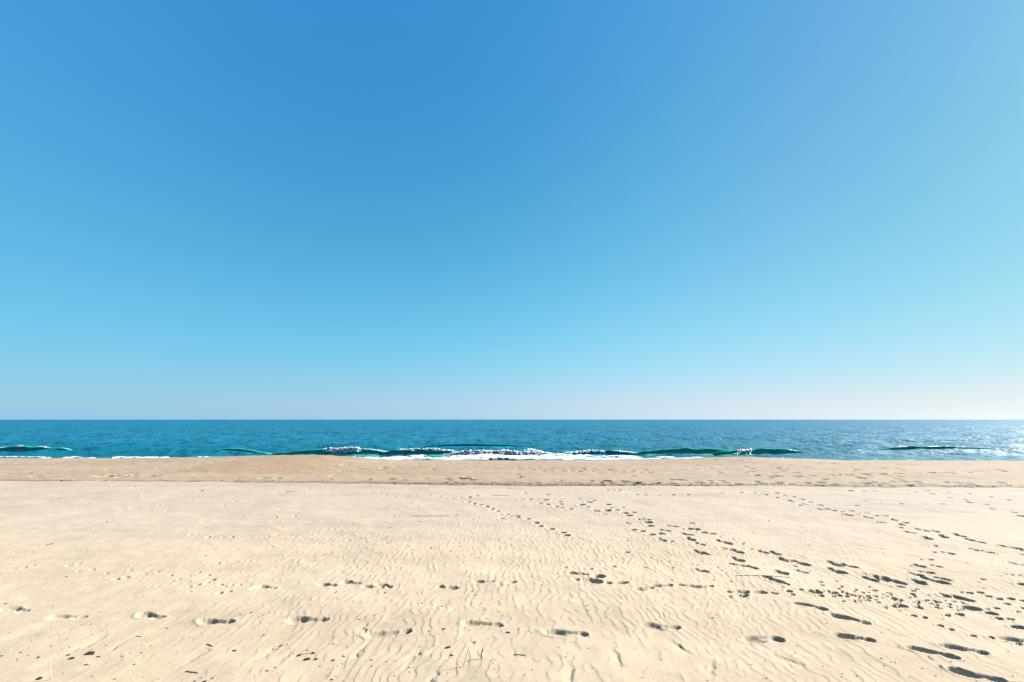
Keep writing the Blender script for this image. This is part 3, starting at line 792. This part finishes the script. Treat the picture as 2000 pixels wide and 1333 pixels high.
# shells: a few bleached fragments
def shell(px, py, w, label):
    x, y = ground_pt(px, py)
    r = .5 * w * y / F
    V, Fc = [(0, -.9, .12)], []
    n, m = 11, 4
    for i in range(1, m + 1):
        for k in range(n):
            a = math.pi * (.06 + .88 * k / (n - 1)); q = i / m
            rib = 1 + .05 * (-1) ** k
            V.append((math.cos(a) * q * rib, -.9 + math.sin(a) * q * 1.75 * rib, .12 + .42 * math.sin(q * math.pi * .85) * math.sin(a)))
    for k in range(n - 1): Fc.append((0, 1 + k, 2 + k))
    for i in range(m - 1):
        for k in range(n - 1):
            s_ = 1 + i * n + k; Fc.append((s_, s_ + n, s_ + n + 1, s_ + 1))
    o = mesh_obj('seashell', [(a * r, b * r, c * r) for a, b, c in V], Fc, M_SHELL)
    md = o.modifiers.new('thickness', 'SOLIDIFY'); md.thickness = r * .08
    o.location = (x, y, sand_z(x, y) - r * .02); o.rotation_euler = (0, 0, random.uniform(0, 6))
    tag(o, label, 'shell')
shell(1750, 1292, 6, 'small white shell between two long ripples')
shell(1504, 1018, 7, 'white shell on smooth sand beside the right trail')
shell(20, 1270, 4, 'tiny pale shell on the smooth sand by the pale stem')

# wrack along the berm
def wrack_mesh(seed):
    r_ = random.Random(seed); parts = []
    for k in range(9):
        a = r_.uniform(-.5, .5) + (math.pi if r_.random() < .5 else 0)
        L = r_.uniform(.10, .22); p = Vector((r_.gauss(0, .07), r_.gauss(0, .05), r_.uniform(.0, .03))); path = [p.copy()]
        for j in range(4):
            a += r_.uniform(-.6, .6)
            p = p + Vector((math.cos(a) * L / 4, math.sin(a) * L / 4, r_.uniform(-.012, .026))); p.z = max(p.z, 0.0); path.append(p.copy())
        parts.append(tube(path, [.012, .016, .018, .014, .006], 5))
    v, f = join(*parts)
    me = bpy.data.meshes.new('wrack'); me.from_pydata([tuple(p) for p in v], [], f); me.update(); me.materials.append(M_WRACK)
    return me
WRACK = [wrack_mesh(s) for s in range(5)]
def wrack(px, py, s_, label, group='seaweed clumps on the berm', sy=1.0):
    x, y = ground_pt(px, py)
    o = bpy.data.objects.new('seaweed_clump', random.choice(WRACK))
    o.location = (x, y, sand_z(x, y) - .005); o.scale = (s_, s_ * sy, s_ * .9); o.rotation_euler = (0, 0, random.uniform(-.4, .4))
    C.objects.link(o); tag(o, label, 'seaweed', group)
wrack(1187, 940.5, 1.0, 'longest yellow-brown seaweed clump at the foot of the berm', None, .7)
wrack(1224, 940, .7, 'dark seaweed clump next to the longest yellow-brown one', None)
wrack(904, 934, .8, 'seaweed clump at the middle of a scatter of tufts below the foam', None)
LB = 'small brown seaweed clump caught on the tan berm sand'
for px, py, s_ in [(1157, 939, .6), (1009, 926.5, .6), (1022, 933.5, .7), (911, 934.5, .8), (877, 935, .6), (881, 938, .5), (923, 936.5, .7), (932, 936, .4), (770, 936, .6), (724, 938, .5), (1331, 937, .9), (1312, 938, .6),
                   (1248, 943, .6), (822, 913, .5), (1290, 943, .6), (1372, 943, .5), (215, 932, .6), (253, 931, .5), (286, 931, .8), (302, 932, .6), (228, 933, .6), (1050, 944, .5), (791, 938, .5), (848, 918, .4)]:
    if px < 400: wrack(px, py, s_ * .85, 'brown weed tuft on a little mound in the grey runnel sand', 'weed tufts on the runnel mounds')
    elif 840 < px < 940: wrack(px, py, s_ * .85, 'small brown weed tuft in the scatter below the foam', 'weed tufts scattered below the foam')
    elif px > 1140: wrack(px, py, s_ * .85, 'dark weed clump in the litter along the berm foot', 'weed clumps in the berm-foot litter')
    else: wrack(px, py, s_ * .85, LB)
# the wrack line: fine litter stranded in the runnel, beyond counting
parts = []
for k in range(900):
    x = random.uniform(-17, 17)
    dens = float(np.interp(x, [-17, -9, -4, -1, 4, 7, 10, 17], [.06, .08, .2, .8, .9, .35, .2, .12]))
    if random.random() > dens: continue
    y = float(edge_y(x)) + abs(random.gauss(.0, .30)) + .22
    z = sand_z(x, y)
    L = random.uniform(.03, .11); a = random.uniform(-.5, .5)
    p0 = Vector((x, y, z + .006)); p1 = p0 + Vector((math.cos(a) * L, math.sin(a) * L, random.uniform(-.004, .02)))
    parts.append(tube([p0, (p0 + p1) / 2 + Vector((0, 0, .006)), p1], [.006, .010, .005], 4))
v, f = join(*parts)
tag(mesh_obj('wrack_line', v, f, M_WRACK), 'thin line of dark stranded litter at the foot of the berm', 'seaweed', kind='stuff')
# fine litter on the dry sand
parts = []
for k in range(1000):
    px, py = random.uniform(0, 2000), HZ + random.uniform(175, 510)
    x, y = ground_pt(px, py)
    if random.random() > .35 + .65 * float(vn(x / 1.1, y / .8, 2) > 0): continue
    L = random.uniform(.003, .011); a = random.uniform(0, 3.1); z = sand_z(x, y)
    p0 = Vector((x, y, z + .001)); p1 = p0 + Vector((math.cos(a) * L, math.sin(a) * L, .002))
    parts.append(tube([p0, (p0 + p1) / 2 + Vector((0, 0, .002)), p1], [L * .15, L * .25, L * .12], 4))
v, f = join(*parts)
tag(mesh_obj('sand_litter', v, f, M_WEED), 'fine dark specks sprinkled over the dry sand', 'litter', kind='stuff')

# ------------------------------------------------------------------ a far gull
d = 150.0
g = bpy.data.objects.new('gull', None); g.location = ((1165.5 - 1000) / F * d, d, EYE - (743.5 - HZ) / F * d); C.objects.link(g)
tag(g, 'tiny far-off gull gliding above the horizon', 'bird')
v, f = tube([(0, -.24, .0), (0, -.18, .02), (0, -.08, .025), (0, .06, .02), (0, .20, .0), (0, .30, -.01)], [.012, .035, .055, .06, .03, .02], 8)
mesh_obj('body', v, f, M_GULL, g)
for s_ in (-1, 1):
    path = [(0, .0, .03), (.18, -.05, .10), (.36, -.02, .11), (.55, .08, .05)]
    V = []
    for (x, y, z), cw in zip(path, [.08, .085, .07, .01]):
        for dy, dz in ((-cw, .0), (0, .012), (cw, -.004), (0, -.006)):
            V.append((s_ * x, y + dy, z + dz))
    Fc = [(i * 4 + k, i * 4 + (k + 1) % 4, (i + 1) * 4 + (k + 1) % 4, (i + 1) * 4 + k) for i in range(3) for k in range(4)] + [(0, 1, 2, 3), (12, 13, 14, 15)]
    mesh_obj('wing', V, Fc, M_GULL, g)
